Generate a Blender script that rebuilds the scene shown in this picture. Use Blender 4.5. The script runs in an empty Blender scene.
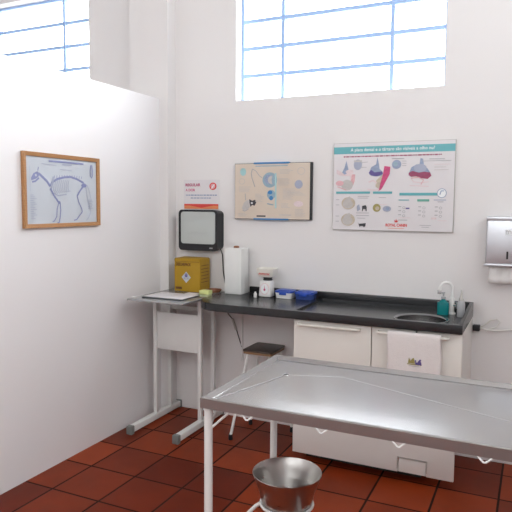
import bpy, bmesh, math, random
from mathutils import Vector, Matrix
random.seed(7)
PI = math.pi
C = bpy.context.scene.collection

# ------------------------------------------------------------------ materials
def mat(name, col, rough=.5, metal=0., var=0., vscale=8., bump=0., bscale=60., trans=0., ior=1.45, alpha=1., coat=0., rvar=0., stretch=None):
    m = bpy.data.materials.new(name); m.use_nodes = True
    N = m.node_tree.nodes; L = m.node_tree.links; b = N['Principled BSDF']
    b.inputs['Base Color'].default_value = (*col, 1); b.inputs['Roughness'].default_value = rough
    b.inputs['Metallic'].default_value = metal; b.inputs['IOR'].default_value = ior
    b.inputs['Transmission Weight'].default_value = trans; b.inputs['Alpha'].default_value = alpha
    b.inputs['Coat Weight'].default_value = coat
    tc = N.new('ShaderNodeTexCoord'); mp = N.new('ShaderNodeMapping'); L.new(tc.outputs['Object'], mp.inputs[0])
    if stretch: mp.inputs['Scale'].default_value = stretch
    if var or rvar:
        n = N.new('ShaderNodeTexNoise'); n.inputs['Scale'].default_value = vscale; n.inputs['Detail'].default_value = 5
        L.new(mp.outputs[0], n.inputs['Vector'])
        if var:
            mr = N.new('ShaderNodeMapRange'); mr.inputs[3].default_value = 1-var; mr.inputs[4].default_value = 1+var
            L.new(n.outputs['Fac'], mr.inputs[0])
            mx = N.new('ShaderNodeMix'); mx.data_type = 'RGBA'; mx.blend_type = 'MULTIPLY'; mx.inputs[0].default_value = 1
            mx.inputs[6].default_value = (*col, 1); L.new(mr.outputs[0], mx.inputs[7]); L.new(mx.outputs[2], b.inputs['Base Color'])
        if rvar:
            mr = N.new('ShaderNodeMapRange'); mr.inputs[1].default_value = .3; mr.inputs[2].default_value = .7
            mr.inputs[3].default_value = rough-rvar; mr.inputs[4].default_value = rough+rvar
            L.new(n.outputs['Fac'], mr.inputs[0]); L.new(mr.outputs[0], b.inputs['Roughness'])
    if bump:
        n = N.new('ShaderNodeTexNoise'); n.inputs['Scale'].default_value = bscale; n.inputs['Detail'].default_value = 4
        L.new(mp.outputs[0], n.inputs['Vector'])
        bp = N.new('ShaderNodeBump'); bp.inputs['Strength'].default_value = bump; bp.inputs['Distance'].default_value = .01
        L.new(n.outputs['Fac'], bp.inputs['Height']); L.new(bp.outputs[0], b.inputs['Normal'])
    return m

M = {}
def D(k, *a, **kw): M[k] = mat(k, *a, **kw)
D('wall_paint', (.80,.775,.765), .55, var=.015, vscale=1.5, bump=.05, bscale=25)
D('partition_paint', (.82,.80,.80), .35, var=.01, vscale=1.5, bump=.02, bscale=12)
D('ceiling_paint', (.80,.79,.78), .8, var=.02)
D('white_metal', (.80,.80,.78), .35, var=.03, vscale=12)
D('white_laminate', (.76,.735,.70), .4, var=.02, vscale=6)
D('cream_laminate', (.78,.745,.69), .35, var=.02, vscale=6)
D('cream_plastic', (.80,.77,.70), .35, var=.02)
D('shadow_gap', (.03,.028,.026), .8, var=.1)
D('granite', (.028,.029,.031), .22, var=.45, vscale=260, rvar=.05)
D('steel', (.50,.48,.46), .30, 1., rvar=.03, vscale=6, stretch=(1,1,12))
D('table_steel', (.47,.465,.465), .24, 1., rvar=.03, vscale=2.5)
D('rim_steel', (.36,.35,.34), .36, .85, var=.05, vscale=9)
D('brushed_steel', (.58,.59,.62), .36, 1., rvar=.05, vscale=9, bump=.05, bscale=9)
D('sink_steel', (.30,.30,.30), .22, 1., rvar=.04)
D('chrome', (.75,.75,.75), .12, 1., rvar=.03)
D('rubber', (.18,.19,.18), .7, var=.1)
D('grey_cap', (.20,.21,.20), .6, var=.15)
D('black_plastic', (.018,.019,.022), .42, var=.1)
D('screen', (.50,.53,.51), .22, var=.03, vscale=4)
D('wood_frame', (.42,.21,.085), .4, var=.25, vscale=30, stretch=(1,1,8))
D('stool_wood', (.075,.055,.045), .4, var=.3, vscale=25, stretch=(1,8,1))
D('stool_edge', (.28,.16,.08), .5, var=.3, vscale=30)
D('blue_bar', (.40,.58,.90), .45, var=.03)  # blue paint, lightened for the glare that washes over the bars
D('paper_grey', (.55,.585,.63), .25, var=.03, vscale=10)
D('paper_beige', (.68,.58,.48), .35, var=.05, vscale=12)
D('paper_white', (.74,.71,.72), .35, var=.02)
D('ink_violet', (.25,.27,.46), .4, var=.15, vscale=60)
D('ink_pale', (.38,.41,.52), .4, var=.1)
D('ink_dark', (.05,.05,.06), .5, var=.1)
D('ink_grey', (.42,.41,.42), .5, var=.1)
D('ink_blue', (.05,.22,.48), .4, var=.1)
D('ink_skyblue', (.30,.42,.50), .4, var=.2, vscale=70)
D('ink_palegrey', (.55,.52,.50), .5, var=.15, vscale=60)
D('ink_teal', (.13,.43,.47), .35, var=.05)
D('ink_paleteal', (.38,.62,.63), .4, var=.1)
D('ink_red', (.70,.06,.05), .4, var=.1)
D('ink_orange', (.75,.25,.10), .4, var=.1)
D('ink_rose', (.72,.42,.44), .4, var=.25, vscale=80)
D('ink_palerose', (.75,.62,.63), .4, var=.15, vscale=80)
D('ink_maroon', (.32,.06,.13), .4, var=.3, vscale=80)
D('ink_crimson', (.58,.07,.20), .4, var=.3, vscale=80)
D('ink_slate', (.30,.36,.50), .4, var=.3, vscale=80)
D('ink_tan', (.55,.47,.36), .4, var=.3, vscale=80)
D('ink_olive', (.35,.30,.10), .5, var=.4, vscale=120)
D('ink_green', (.15,.40,.32), .5, var=.1)
D('ink_purple', (.12,.09,.28), .5, var=.2, vscale=60)
D('ink_white', (.85,.87,.87), .4, var=.02)
D('cardboard_yellow', (.42,.245,.012), .5, var=.1, vscale=14)
D('cardboard_dark', (.15,.06,.02), .6, var=.15)
D('pale_green_card', (.66,.70,.28), .5, var=.05)
D('brown_card', (.25,.10,.05), .5, var=.15)
D('white_plastic', (.80,.79,.77), .35, var=.02)
D('grey_plastic', (.42,.42,.43), .3, var=.05)
D('blue_lid', (.02,.07,.40), .3, var=.1)
D('blue_clear', (.05,.09,.30), .2, var=.1, alpha=.85)
D('teal_plastic', (.0,.20,.21), .25, var=.1)
D('dark_folder', (.05,.055,.06), .4, var=.1)
D('towel', (.80,.75,.73), .9, var=.03, vscale=40, bump=.35, bscale=160)
D('tissue', (.80,.78,.76), .9, var=.03, bump=.2, bscale=80)
D('glass_top', (.45,.46,.46), .15, .55, rvar=.04, var=.04)
D('cable_black', (.03,.03,.03), .5, var=.1)
D('cable_grey', (.48,.46,.43), .5, var=.05)
D('cable_white', (.72,.70,.66), .5, var=.05)
D('outside_ground', (.45,.42,.38), .9, var=.1)

def glass_mat():
    m = bpy.data.materials.new('window_glass'); m.use_nodes = True; N = m.node_tree.nodes; L = m.node_tree.links
    N.remove(N['Principled BSDF']); t = N.new('ShaderNodeBsdfTransparent'); t.inputs[0].default_value = (.96,.98,1,1)
    g = N.new('ShaderNodeBsdfGlossy'); g.inputs['Roughness'].default_value = .05; mx = N.new('ShaderNodeMixShader'); mx.inputs[0].default_value = .05
    L.new(t.outputs[0], mx.inputs[1]); L.new(g.outputs[0], mx.inputs[2]); L.new(mx.outputs[0], N['Material Output'].inputs[0]); return m
M['window_glass'] = glass_mat()

TX, TY, TS = .1894, -1.3684, .30
def floor_mat():
    m = bpy.data.materials.new('terracotta_tiles'); m.use_nodes = True; N = m.node_tree.nodes; L = m.node_tree.links; b = N['Principled BSDF']
    tc = N.new('ShaderNodeTexCoord'); mp = N.new('ShaderNodeMapping'); L.new(tc.outputs['Object'], mp.inputs[0])
    mp.inputs['Location'].default_value = (-TX+3.0+.001, -TY+9.0+.001, 0)
    br = N.new('ShaderNodeTexBrick'); br.offset = 0; br.squash = 1
    br.inputs['Scale'].default_value = 1; br.inputs['Brick Width'].default_value = TS; br.inputs['Row Height'].default_value = TS
    br.inputs['Mortar Size'].default_value = .0065; br.inputs['Mortar Smooth'].default_value = .3; br.inputs['Bias'].default_value = 0
    br.inputs['Color1'].default_value = (.12,.015,.005,1); br.inputs['Color2'].default_value = (.30,.045,.010,1)
    br.inputs['Mortar'].default_value = (.022,.011,.008,1)
    L.new(mp.outputs[0], br.inputs['Vector'])
    n = N.new('ShaderNodeTexNoise'); n.inputs['Scale'].default_value = 5; n.inputs['Detail'].default_value = 6; L.new(tc.outputs['Object'], n.inputs['Vector'])
    mr = N.new('ShaderNodeMapRange'); mr.inputs[3].default_value = .72; mr.inputs[4].default_value = 1.28; L.new(n.outputs['Fac'], mr.inputs[0])
    mx = N.new('ShaderNodeMix'); mx.data_type = 'RGBA'; mx.blend_type = 'MULTIPLY'; mx.inputs[0].default_value = 1
    L.new(br.outputs['Color'], mx.inputs[6]); L.new(mr.outputs[0], mx.inputs[7]); L.new(mx.outputs[2], b.inputs['Base Color'])
    b.inputs['Roughness'].default_value = .42; b.inputs['Specular IOR Level'].default_value = .12
    mr2 = N.new('ShaderNodeMapRange'); mr2.inputs[3].default_value = .36; mr2.inputs[4].default_value = .8; L.new(br.outputs['Fac'], mr2.inputs[0]); L.new(mr2.outputs[0], b.inputs['Roughness'])
    inv = N.new('ShaderNodeMath'); inv.operation = 'SUBTRACT'; inv.inputs[0].default_value = 1; L.new(br.outputs['Fac'], inv.inputs[1])
    bp = N.new('ShaderNodeBump'); bp.inputs['Strength'].default_value = .5; bp.inputs['Distance'].default_value = .003
    L.new(inv.outputs[0], bp.inputs['Height']); L.new(bp.outputs[0], b.inputs['Normal'])
    return m
M['floor'] = floor_mat()

# ------------------------------------------------------------------ mesh builder
class MB:
    def __init__(s): s.bm = bmesh.new(); s.mats = []; s.cur = 0
    def m(s, k):
        if k not in s.mats: s.mats.append(k)
        s.cur = s.mats.index(k); return s
    def _add(s, vs, fs, smooth=False):
        bv = [s.bm.verts.new(v) for v in vs]
        for f in fs:
            try:
                fc = s.bm.faces.new([bv[i] for i in f]); fc.material_index = s.cur; fc.smooth = smooth
            except ValueError: pass
        return bv
    def box(s, x0, x1, y0, y1, z0, z1, bev=0., seg=2):
        t = bmesh.new(); r = bmesh.ops.create_cube(t, size=1)
        for v in r['verts']: v.co = Vector(((x0+x1)/2+v.co.x*(x1-x0), (y0+y1)/2+v.co.y*(y1-y0), (z0+z1)/2+v.co.z*(z1-z0)))
        if bev: bmesh.ops.bevel(t, geom=t.edges[:], offset=bev, segments=seg, affect='EDGES', profile=.5)
        s.merge(t, smooth=bool(bev)); return s
    def merge(s, t, mtx=None, smooth=False):
        t.verts.ensure_lookup_table(); t.verts.index_update()
        s._add([(mtx @ v.co if mtx else v.co.copy()) for v in t.verts], [[v.index for v in f.verts] for f in t.faces], smooth); t.free()
    def tube(s, pts, r, n=12, cap=True, closed=False, flat=1.):
        P = [Vector(p) for p in pts]; k = len(P); vs = []; R = r if isinstance(r, (list, tuple)) else [r]*k
        prev = None
        for i, p in enumerate(P):
            if closed: t = P[(i+1) % k]-P[i-1]
            else: t = P[min(i+1, k-1)]-P[max(i-1, 0)]
            t.normalize()
            if prev is None:
                a = Vector((0,0,1)) if abs(t.z) < .9 else Vector((1,0,0)); u = t.cross(a).normalized()
            else: u = (prev - t*prev.dot(t)).normalized()
            prev = u; w = t.cross(u)
            for j in range(n):
                a = 2*PI*j/n; vs.append(p+(u*math.cos(a)+w*math.sin(a)*flat)*R[i])
        fs = []; rng = k if closed else k-1
        for i in range(rng):
            for j in range(n):
                a, b = i*n+j, i*n+(j+1) % n; c, d = ((i+1) % k)*n+(j+1) % n, ((i+1) % k)*n+j
                fs.append((a, d, c, b))
        if cap and not closed: fs.append(tuple(range(n))); fs.append(tuple(range((k-1)*n+n-1, (k-1)*n-1, -1)))
        s._add(vs, fs, True); return s
    def lathe(s, prof, c=(0,0,0), n=40, cap0=True, cap1=True, ang=None):
        vs = []; fs = []; k = len(prof)
        for (r, z) in prof:
            for j in range(n):
                a = 2*PI*j/n; vs.append((c[0]+r*math.cos(a), c[1]+r*math.sin(a), c[2]+z))
        for i in range(k-1):
            for j in range(n):
                a, b = i*n+j, i*n+(j+1) % n; fs.append((a, b, (i+1)*n+(j+1) % n, (i+1)*n+j))
        if cap0: fs.append(tuple(range(n-1, -1, -1)))
        if cap1: fs.append(tuple(range((k-1)*n, k*n)))
        s._add(vs, fs, True); return s
    def prism(s, poly, z0, z1, bev=0.):
        t = bmesh.new(); b = [t.verts.new((x, y, z0)) for x, y in poly]; u = [t.verts.new((x, y, z1)) for x, y in poly]; n = len(poly)
        t.faces.new(b[::-1]); t.faces.new(u)
        for i in range(n): t.faces.new((b[i], b[(i+1) % n], u[(i+1) % n], u[i]))
        if bev:
            es = [e for e in t.edges if abs(e.verts[0].co.z-e.verts[1].co.z) < 1e-6]
            bmesh.ops.bevel(t, geom=es, offset=bev, segments=2, affect='EDGES', profile=.5)
        s.merge(t); return s
    def obj(s, name, parent=None, autos=True, recalc=True):
        if recalc: bmesh.ops.recalc_face_normals(s.bm, faces=s.bm.faces[:])
        me = bpy.data.meshes.new(name); s.bm.to_mesh(me); s.bm.free()
        for k in s.mats or ['wall_paint']: me.materials.append(M[k])
        if autos:
            try: me.set_sharp_from_angle(angle=math.radians(38))
            except Exception: pass
        o = bpy.data.objects.new(name, me); C.objects.link(o)
        if parent:
            o.parent = parent; o.matrix_parent_inverse = Matrix.Translation(parent.location).inverted() if parent.type == 'EMPTY' else Matrix.Identity(4)
        return o
def new(k): return MB().m(k)
def tag(o, label, cat, group=None):
    o['label'] = label; o['category'] = cat
    if group: o['group'] = group
    return o
def thing(name, loc, label, cat, group=None):
    o = bpy.data.objects.new(name, None); o.empty_display_size = .05; C.objects.link(o); o.location = loc; return tag(o, label, cat, group)
def struct(mb, name, parent=None):
    o = mb.obj(name, parent)
    if not parent: o['kind'] = 'structure'
    return o
def rrect(x0, x1, y0, y1, r, n=6):
    P = []
    for cx, cy, a0 in ((x1-r, y1-r, 0), (x0+r, y1-r, PI/2), (x0+r, y0+r, PI), (x1-r, y0+r, 3*PI/2)):
        for i in range(n+1): a = a0+PI/2*i/n; P.append((cx+r*math.cos(a), cy+r*math.sin(a)))
    return P
def cut(o, *cutters):
    for c in cutters:
        md = o.modifiers.new('b', 'BOOLEAN'); md.object = c; md.operation = 'DIFFERENCE'; md.solver = 'EXACT'
    bpy.context.view_layer.update(); dg = bpy.context.evaluated_depsgraph_get()
    me = bpy.data.meshes.new_from_object(o.evaluated_get(dg)); o.modifiers.clear(); o.data = me
    for c in cutters: bpy.data.objects.remove(c, do_unlink=True)
    for p in me.polygons: p.use_smooth = False
    try: me.set_sharp_from_angle(angle=math.radians(30))
    except Exception: pass
    return o

# flat printed sheets: u right, v down, both 0..1
class Sheet:
    def __init__(s, org, ux, vy, nrm): s.o = Vector(org); s.u = Vector(ux); s.v = Vector(vy); s.n = Vector(nrm); s.mb = MB(); s.lay = 0
    def P(s, u, v, h=None): return s.o+s.u*u+s.v*v+s.n*(s.lay if h is None else h)
    def poly(s, pts, k):
        s.lay += .00004; s.mb.m(k); s.mb._add([s.P(*p) for p in pts], [tuple(range(len(pts)))]); return s
    def rect(s, u0, v0, u1, v1, k): return s.poly([(u0,v0),(u1,v0),(u1,v1),(u0,v1)], k)
    def asp(s): return s.u.length/s.v.length
    def ell(s, u, v, ru, rv, k, rot=0, a0=0, a1=2*PI, n=24):
        A = s.asp(); pts = []
        for i in range(n):
            a = a0+(a1-a0)*i/n; x, y = ru*math.cos(a)*A, rv*math.sin(a)
            x, y = x*math.cos(rot)-y*math.sin(rot), x*math.sin(rot)+y*math.cos(rot); pts.append((u+x/A, v+y))
        return s.poly(pts, k)
    def line(s, pts, w, k):   # w in units of sheet height
        s.lay += .00004; s.mb.m(k); A = s.asp(); W = w if isinstance(w, (list, tuple)) else [w]*len(pts); L = []; R = []
        for i, (u, v) in enumerate(pts):
            a = pts[max(i-1, 0)]; b = pts[min(i+1, len(pts)-1)]; dx, dy = (b[0]-a[0])*A, b[1]-a[1]; l = math.hypot(dx, dy) or 1
            nx, ny = -dy/l*W[i]/2, dx/l*W[i]/2; L.append((u+nx/A, v+ny)); R.append((u-nx/A, v-ny))
        n = len(pts); s.mb._add([s.P(*p) for p in L+R], [(i, i+1, n+i+1, n+i) for i in range(n-1)]); return s
    def ring(s, u, v, ru, rv, w, k, a0=0, a1=2*PI, n=28):
        return s.line([(u+ru*math.cos(a0+(a1-a0)*i/n), v+rv*math.sin(a0+(a1-a0)*i/n)) for i in range(n+1)], w, k)
    def words(s, u0, u1, v, h, k):      # a line of print too small to read in the photo
        u = u0; A = s.asp()
        while u < u1-.004:
            w = min(random.choice((.9, 1.6, 2.4, 3.0))*h/A, u1-u); s.rect(u, v, u+w, v+h, k); u += w+.5*h/A
        return s
    def finish(s, name, parent):
        o = s.mb.obj(name, parent, autos=False, recalc=False); return o
    def text(s, txt, u0, v, width, height, k, name, parent, bold=0., h=.0012):
        cu = bpy.data.curves.new('t', 'FONT'); cu.body = txt; cu.size = 1; cu.offset = bold; cu.resolution_u = 3
        t = bpy.data.objects.new('t', cu); C.objects.link(t); bpy.context.view_layer.update()
        me = bpy.data.meshes.new_from_object(t.evaluated_get(bpy.context.evaluated_depsgraph_get())); bpy.data.objects.remove(t, do_unlink=True)
        xs = [q.co.x for q in me.vertices]; ys = [q.co.y for q in me.vertices]; x0, x1, y0, y1 = min(xs), max(xs), min(ys), max(ys)
        for q in me.vertices: q.co = s.P(u0+(q.co.x-x0)/(x1-x0)*width, v+height-(q.co.y-y0)/(y1-y0)*height, h)
        me.materials.clear(); me.materials.append(M[k]); me.name = name
        o = bpy.data.objects.new(name, me); C.objects.link(o); o.parent = parent
        if parent.type == 'EMPTY': o.matrix_parent_inverse = Matrix.Translation(parent.location).inverted()
        return o

# ------------------------------------------------------------------ room shell
XL, XR, YN, ZC = -2.6, 3.5, -5.6, 4.3
WZ0, WZ1 = 2.165, 3.07
WIN = [(.545, 1.889), (-2.06, -.695)]
def wall_xz(mb, y0, y1, x0, x1, z0, z1, holes):      # wall in the XZ plane with rectangular openings
    xs = sorted({x0, x1, *[h[i] for h in holes for i in (0, 1)]}); zs = sorted({z0, z1, *[h[i] for h in holes for i in (2, 3)]})
    for i in range(len(xs)-1):
        for j in range(len(zs)-1):
            cx, cz = (xs[i]+xs[i+1])/2, (zs[j]+zs[j+1])/2
            if any(h[0] < cx < h[1] and h[2] < cz < h[3] for h in holes): continue
            mb.box(xs[i], xs[i+1], y0, y1, zs[j], zs[j+1])
def wall_yz(mb, x0, x1, y0, y1, z0, z1, holes):
    ys = sorted({y0, y1, *[h[i] for h in holes for i in (0, 1)]}); zs = sorted({z0, z1, *[h[i] for h in holes for i in (2, 3)]})
    for i in range(len(ys)-1):
        for j in range(len(zs)-1):
            cy, cz = (ys[i]+ys[i+1])/2, (zs[j]+zs[j+1])/2
            if any(h[0] < cy < h[1] and h[2] < cz < h[3] for h in holes): continue
            mb.box(x0, x1, ys[i], ys[i+1], zs[j], zs[j+1])
T = .2
mb = new('floor'); mb.box(XL-T, XR+T, YN-T, T, -.1, 0); struct(mb, 'floor')
mb = new('ceiling_paint'); mb.box(XL-T, XR+T, YN-T, T, ZC, ZC+.12); struct(mb, 'ceiling')
mb = new('wall_paint'); wall_xz(mb, 0, T, XL-T, XR+T, 0, ZC, [(a, b, WZ0, WZ1) for a, b in WIN]); struct(mb, 'wall_back')
NEARW = (-.6, 3.3, 2.2, 3.9); LEFTW = (-4.2, -2.4, 2.4, 3.4); RIGHTW = (-4.7, -.5, 2.45, 4.0)  # unseen windows, size and height chosen for the light they let in
mb = new('wall_paint'); wall_xz(mb, YN-T, YN, XL-T, XR+T, 0, ZC, [NEARW]); struct(mb, 'wall_front')
mb = new('wall_paint'); wall_yz(mb, XL-T, XL, YN, 0, 0, ZC, [LEFTW]); struct(mb, 'wall_left')
mb = new('wall_paint'); wall_yz(mb, XR, XR+T, YN, 0, 0, ZC, [RIGHTW]); struct(mb, 'wall_right')
mb = new('partition_paint'); mb.box(-.12, 0, -3.6, -.10, 0, 2.2); struct(mb, 'wall_partition')
mb = new('wall_paint'); mb.box(-.245, .07, -.10, 0, 0, ZC); struct(mb, 'trim_1')          # masonry pillar in the corner
mb = new('outside_ground'); mb.box(-14, 14, -16, 14, -.35, -.15); struct(mb, 'trim_2')   # yard outside the building

def steel_window(name, x0, x1, z0, z1, mull, rows, y0=.085):
    root = bpy.data.objects.new(name, None); C.objects.link(root); root.location = ((x0+x1)/2, y0, z0); root['kind'] = 'structure'
    f = new('blue_bar'); w = .016
    f.box(x0, x0+w, y0, y0+.03, z0, z1); f.box(x1-w, x1, y0, y0+.03, z0, z1); f.box(x0+w, x1-w, y0, y0+.03, z0, z0+.016); f.box(x0+w, x1-w, y0, y0+.03, z1-.018, z1)
    f.obj('window_frame', root)
    for x in mull: new('blue_bar').box(x-.012, x+.012, y0, y0+.03, z0+.016, z1-.018).obj('mullion', root)
    for z in rows: new('blue_bar').box(x0+w, x1-w, y0+.003, y0+.024, z-.012, z+.012).obj('glazing_bar', root)
    new('window_glass').box(x0+w, x1-w, y0+.012, y0+.016, z0+.016, z1-.018).obj('pane', root)
ROWS = (2.340, 2.519, 2.697, 2.876)
steel_window('window_1', .547, 1.887, WZ0+.002, WZ1-.002, (.845, 1.562), ROWS)
steel_window('window_2', -2.058, -.697, WZ0+.002, WZ1-.002, (-1.715, -1.012), ROWS)
def unseen_window(name, rect, axis, at):
    a, b, z0, z1 = rect; f = new('blue_bar')
    root = bpy.data.objects.new(name, None); C.objects.link(root); root['kind'] = 'structure'
    def bx(mb, u0, u1, c0, c1, d0=0, d1=.03):
        if axis == 'y': mb.box(u0, u1, at+d0, at+d1, c0, c1)
        else: mb.box(at+d0, at+d1, u0, u1, c0, c1)
    root.location = ((a+b)/2, at, z0) if axis == 'y' else (at, (a+b)/2, z0)
    bx(f, a, a+.03, z0, z1); bx(f, b-.03, b, z0, z1); bx(f, a+.03, b-.03, z0, z0+.03); bx(f, a+.03, b-.03, z1-.03, z1); f.obj('window_frame', root)
    for i in (1, 2):
        g = new('blue_bar'); u = a+(b-a)*i/3; bx(g, u-.012, u+.012, z0+.03, z1-.03); g.obj('mullion', root)
    g = new('window_glass'); bx(g, a+.03, b-.03, z0+.03, z1-.03, .013, .017); g.obj('pane', root)
unseen_window('window_3', NEARW, 'y', YN-.1); unseen_window('window_4', LEFTW, 'x', XL-.1); unseen_window('window_5', RIGHTW, 'x', XR+.1)

# ------------------------------------------------------------------ examination table
TXa, TXb, TYa, TYb, TZ = 1.455, 2.715, -2.015, -1.408, .865
et = thing('examination_table', ((TXa+TXb)/2, (TYa+TYb)/2, 0), 'long stainless steel examination table with shallow tray top and round white legs', 'table')
def tray():
    mb = new('table_steel')
    def R(i, z): return [(TXa+i, TYa+i, z), (TXb-i, TYa+i, z), (TXb-i, TYb-i, z), (TXa+i, TYb-i, z)]
    H = .034
    loops = [R(0, TZ-H), R(0, TZ-.003), R(.003, TZ), R(.010, TZ), R(.022, TZ-.0120), R(.090, TZ-.0035), R(.16, TZ+.0003)]
    vs = [v for l in loops for v in l]; fs = []
    for k in range(len(loops)-1):
        for j in range(4): fs.append((4*k+j, 4*k+(j+1) % 4, 4*k+4+(j+1) % 4, 4*k+4+j))
    b = 4*(len(loops)-1); P = (1.605, -1.665, TZ+.0018); Q = (1.80, -1.60, TZ+.0020); vs += [P, Q]; p, q = len(vs)-2, len(vs)-1
    fs += [(b, b+1, q, p), (b+1, b+2, q), (b+2, b+3, p, q), (b+3, b, p)]
    # underside, a closed shell
    n0 = len(vs); vs += R(.006, TZ-H)+R(.006, TZ-.026); 
    fs += [(j, n0+j, n0+(j+1) % 4, (j+1) % 4) for j in range(4)]+[(n0+j, n0+4+j, n0+4+(j+1) % 4, n0+(j+1) % 4) for j in range(4)]+[(n0+4, n0+5, n0+6, n0+7)]
    mb._add(vs, fs, True); mb.bm.faces.ensure_lookup_table(); mb.m('rim_steel'); mb.bm.faces.ensure_lookup_table()
    for k in range(8): mb.bm.faces[k].material_index = mb.cur
    return mb
tray().obj('tabletop', et)
mb = new('table_steel'); mb.tube([(TXa+.03, TYa+.03, TZ-.0115), (TXa+.09, TYa+.15, TZ-.0010), (1.605, -1.665, TZ+.0012), (1.80, -1.60, TZ+.0014), (TXb-.25, TYa+.17, TZ+.0000), (TXb-.03, TYa+.03, TZ-.0115)], .0011, 8); mb.obj('pressed_crease', et)
mb = new('black_plastic'); mb.lathe([(.0105, 0), (.0105, .0015)], (1.607, -1.662, TZ+.0018), 20); dr = mb.obj('drain_hole', et)
mb = new('chrome'); mb.tube([(1.607+.0125*math.cos(a*PI/8), -1.662+.0125*math.sin(a*PI/8), TZ+.0022) for a in range(16)], .0015, 6, closed=True); mb.obj('drain_ring', et)
for x in (TXa+.016, TXb-.016):
    for y in (TYa+.026, TYb-.048):
        mb = new('white_metal'); mb.lathe([(.014, .025), (.014, TZ-.027)], (x, y, 0), 20); lg = mb.obj('leg', et)
        mb = new('rubber'); mb.lathe([(.017, 0), (.018, .004), (.016, .03)], (x, y, 0), 20); mb.obj('rubber_foot', lg)
for x, sx in ((TXa+.016, 1), (TXb-.016, -1)):
    for y, sy in ((TYa+.026, 1), (TYb-.048, -1)):
        mb = new('white_metal'); mb.tube([(x+sx*.010, y, TZ-.105), (x+sx*.085, y+sy*.002, TZ-.034)], .0042, 8); mb.obj('brace', et)
        mb = new('white_metal'); mb.tube([(x, y+sy*.010, TZ-.105), (x+sx*.002, y+sy*.085, TZ-.034)], .0042, 8); mb.obj('brace', et)
for x in (1.622, 1.862, 2.085, 2.307, 2.54):
    mb = new('white_metal'); y = TYa+.004
    mb.tube([(x-.020, y, TZ-.031), (x-.016, y-.002, TZ-.036), (x-.003, y-.006, TZ-.047), (x+.003, y-.006, TZ-.047), (x+.016, y-.002, TZ-.036), (x+.020, y, TZ-.031)], .0030, 8); mb.obj('hook', et)
    mb = new('white_metal'); y = TYb-.004
    mb.tube([(x-.020, y, TZ-.031), (x-.016, y+.002, TZ-.036), (x, y+.006, TZ-.047), (x+.016, y+.002, TZ-.036), (x+.020, y, TZ-.031)], .0030, 8); mb.obj('hook', et)

# ------------------------------------------------------------------ bowl on ring stand
BX, BY = 1.580, -1.575
st = thing('bowl_stand', (BX, BY, 0), 'white tubular ring stand on the floor holding the steel bowl under the table', 'stand')
mb = new('white_metal'); RZ = .337; mb.tube([(BX+.099*math.cos(a*PI/24), BY+.099*math.sin(a*PI/24), RZ) for a in range(48)], .0062, 10, closed=True); mb.obj('ring', st)
for k, a in enumerate((math.radians(205), math.radians(332), math.radians(92))):
    c, s = math.cos(a), math.sin(a)
    r = [(.101, RZ-.002), (.118, RZ-.012), (.190, RZ-.085), (.222, RZ-.125), (.235, RZ-.17), (.24, .02)]
    mb = new('white_metal'); mb.tube([(BX+c*q, BY+s*q, z) for q, z in r], .0075, 10); lg = mb.obj('leg', st)
    mb = new('rubber'); mb.lathe([(.010, 0), (.012, .003), (.0105, .03)], (BX+c*.24, BY+s*.24, 0), 16); mb.obj('rubber_foot', lg)
mb = new('steel'); z0 = .325
prof = [(.0, .004), (.082, .004), (.090, .010), (.1015, .035), (.1065, .062), (.1085, .066), (.118, .095), (.132, .134), (.1345, .1375), (.136, .136), (.1355, .133), (.120, .094), (.1100, .064), (.1080, .061), (.1030, .035), (.092, .006), (.085, 0), (.0, 0)]
mb.lathe([(max(r*.975, .0005), z) for r, z in prof], (BX, BY, z0), 56, False, False)
tag(mb.obj('steel_bowl'), 'deep stainless steel bowl with flared rim resting in the white ring stand', 'bowl')

# ------------------------------------------------------------------ counter, cabinet, sink
CZ = .885
def counter():
    r = .19; P = [(.512, -.0), (2.092, -.0), (2.092, -.54)]
    for i in range(13): a = -PI/2-PI/2*i/12; P.append((.512+r+r*math.cos(a), -.54+r+r*math.sin(a)))
    mb = new('granite'); mb.prism(P, CZ-.046, CZ, .003); o = mb.obj('countertop')
    c1 = MB(); c1.m('granite').prism(rrect(1.190, 2.068, -.512, -.03, .02), CZ-.012, CZ+.05); c1 = c1.obj('c')
    c2 = MB(); c2.m('granite').lathe([(.137, -.1), (.137, .1)], (1.862, -.375, CZ), 48); c2 = c2.obj('c')
    c3 = MB(); c3.m('granite').box(1.13, 1.15, -.1, -.09, CZ+1, CZ+1.1); bpy.data.objects.remove(c3.obj('c'), do_unlink=True)
    return cut(o, c1, c2)
ct = tag(counter(), 'black granite worktop with rounded left end and recessed wet area', 'countertop')
mb = new('granite'); mb.box(.665, 2.092, -.022, 0, CZ+.0005, CZ+.040, .002); mb.obj('backsplash', ct)
mb = new('granite')
t = bmesh.new(); pr = [(-.0225, CZ+.0005), (-.0225, CZ+.039), (-.16, CZ+.034), (-.49, CZ+.008), (-.53, CZ+.0005)]
a = [t.verts.new((2.074, y, z)) for y, z in pr]; b = [t.verts.new((2.092, y, z)) for y, z in pr]; t.faces.new(a); t.faces.new(b[::-1])
for i in range(5): t.faces.new((a[i], b[i], b[(i+1) % 5], a[(i+1) % 5]))
mb.merge(t); mb.obj('side_splash', ct)

mb = new('sink_steel'); sc = (1.862, -.375, CZ-.012)
mb.lathe([(.144, .0005), (.146, .002), (.143, .0035), (.136, .003), (.128, -.004), (.124, -.09), (.112, -.112), (.03, -.12), (.026, -.124), (.022, -.124), (.022, -.127), (.113, -.116), (.127, -.092), (.1295, -.006), (.134, -.001)], sc, 56, False, False)
sk = tag(mb.obj('sink_basin'), 'round stainless steel sink basin set into the black worktop', 'sink')
mb = new('chrome'); mb.lathe([(.0225, -.125), (.021, -.1205), (.008, -.122)], sc, 20); mb.obj('drain', sk)

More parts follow.
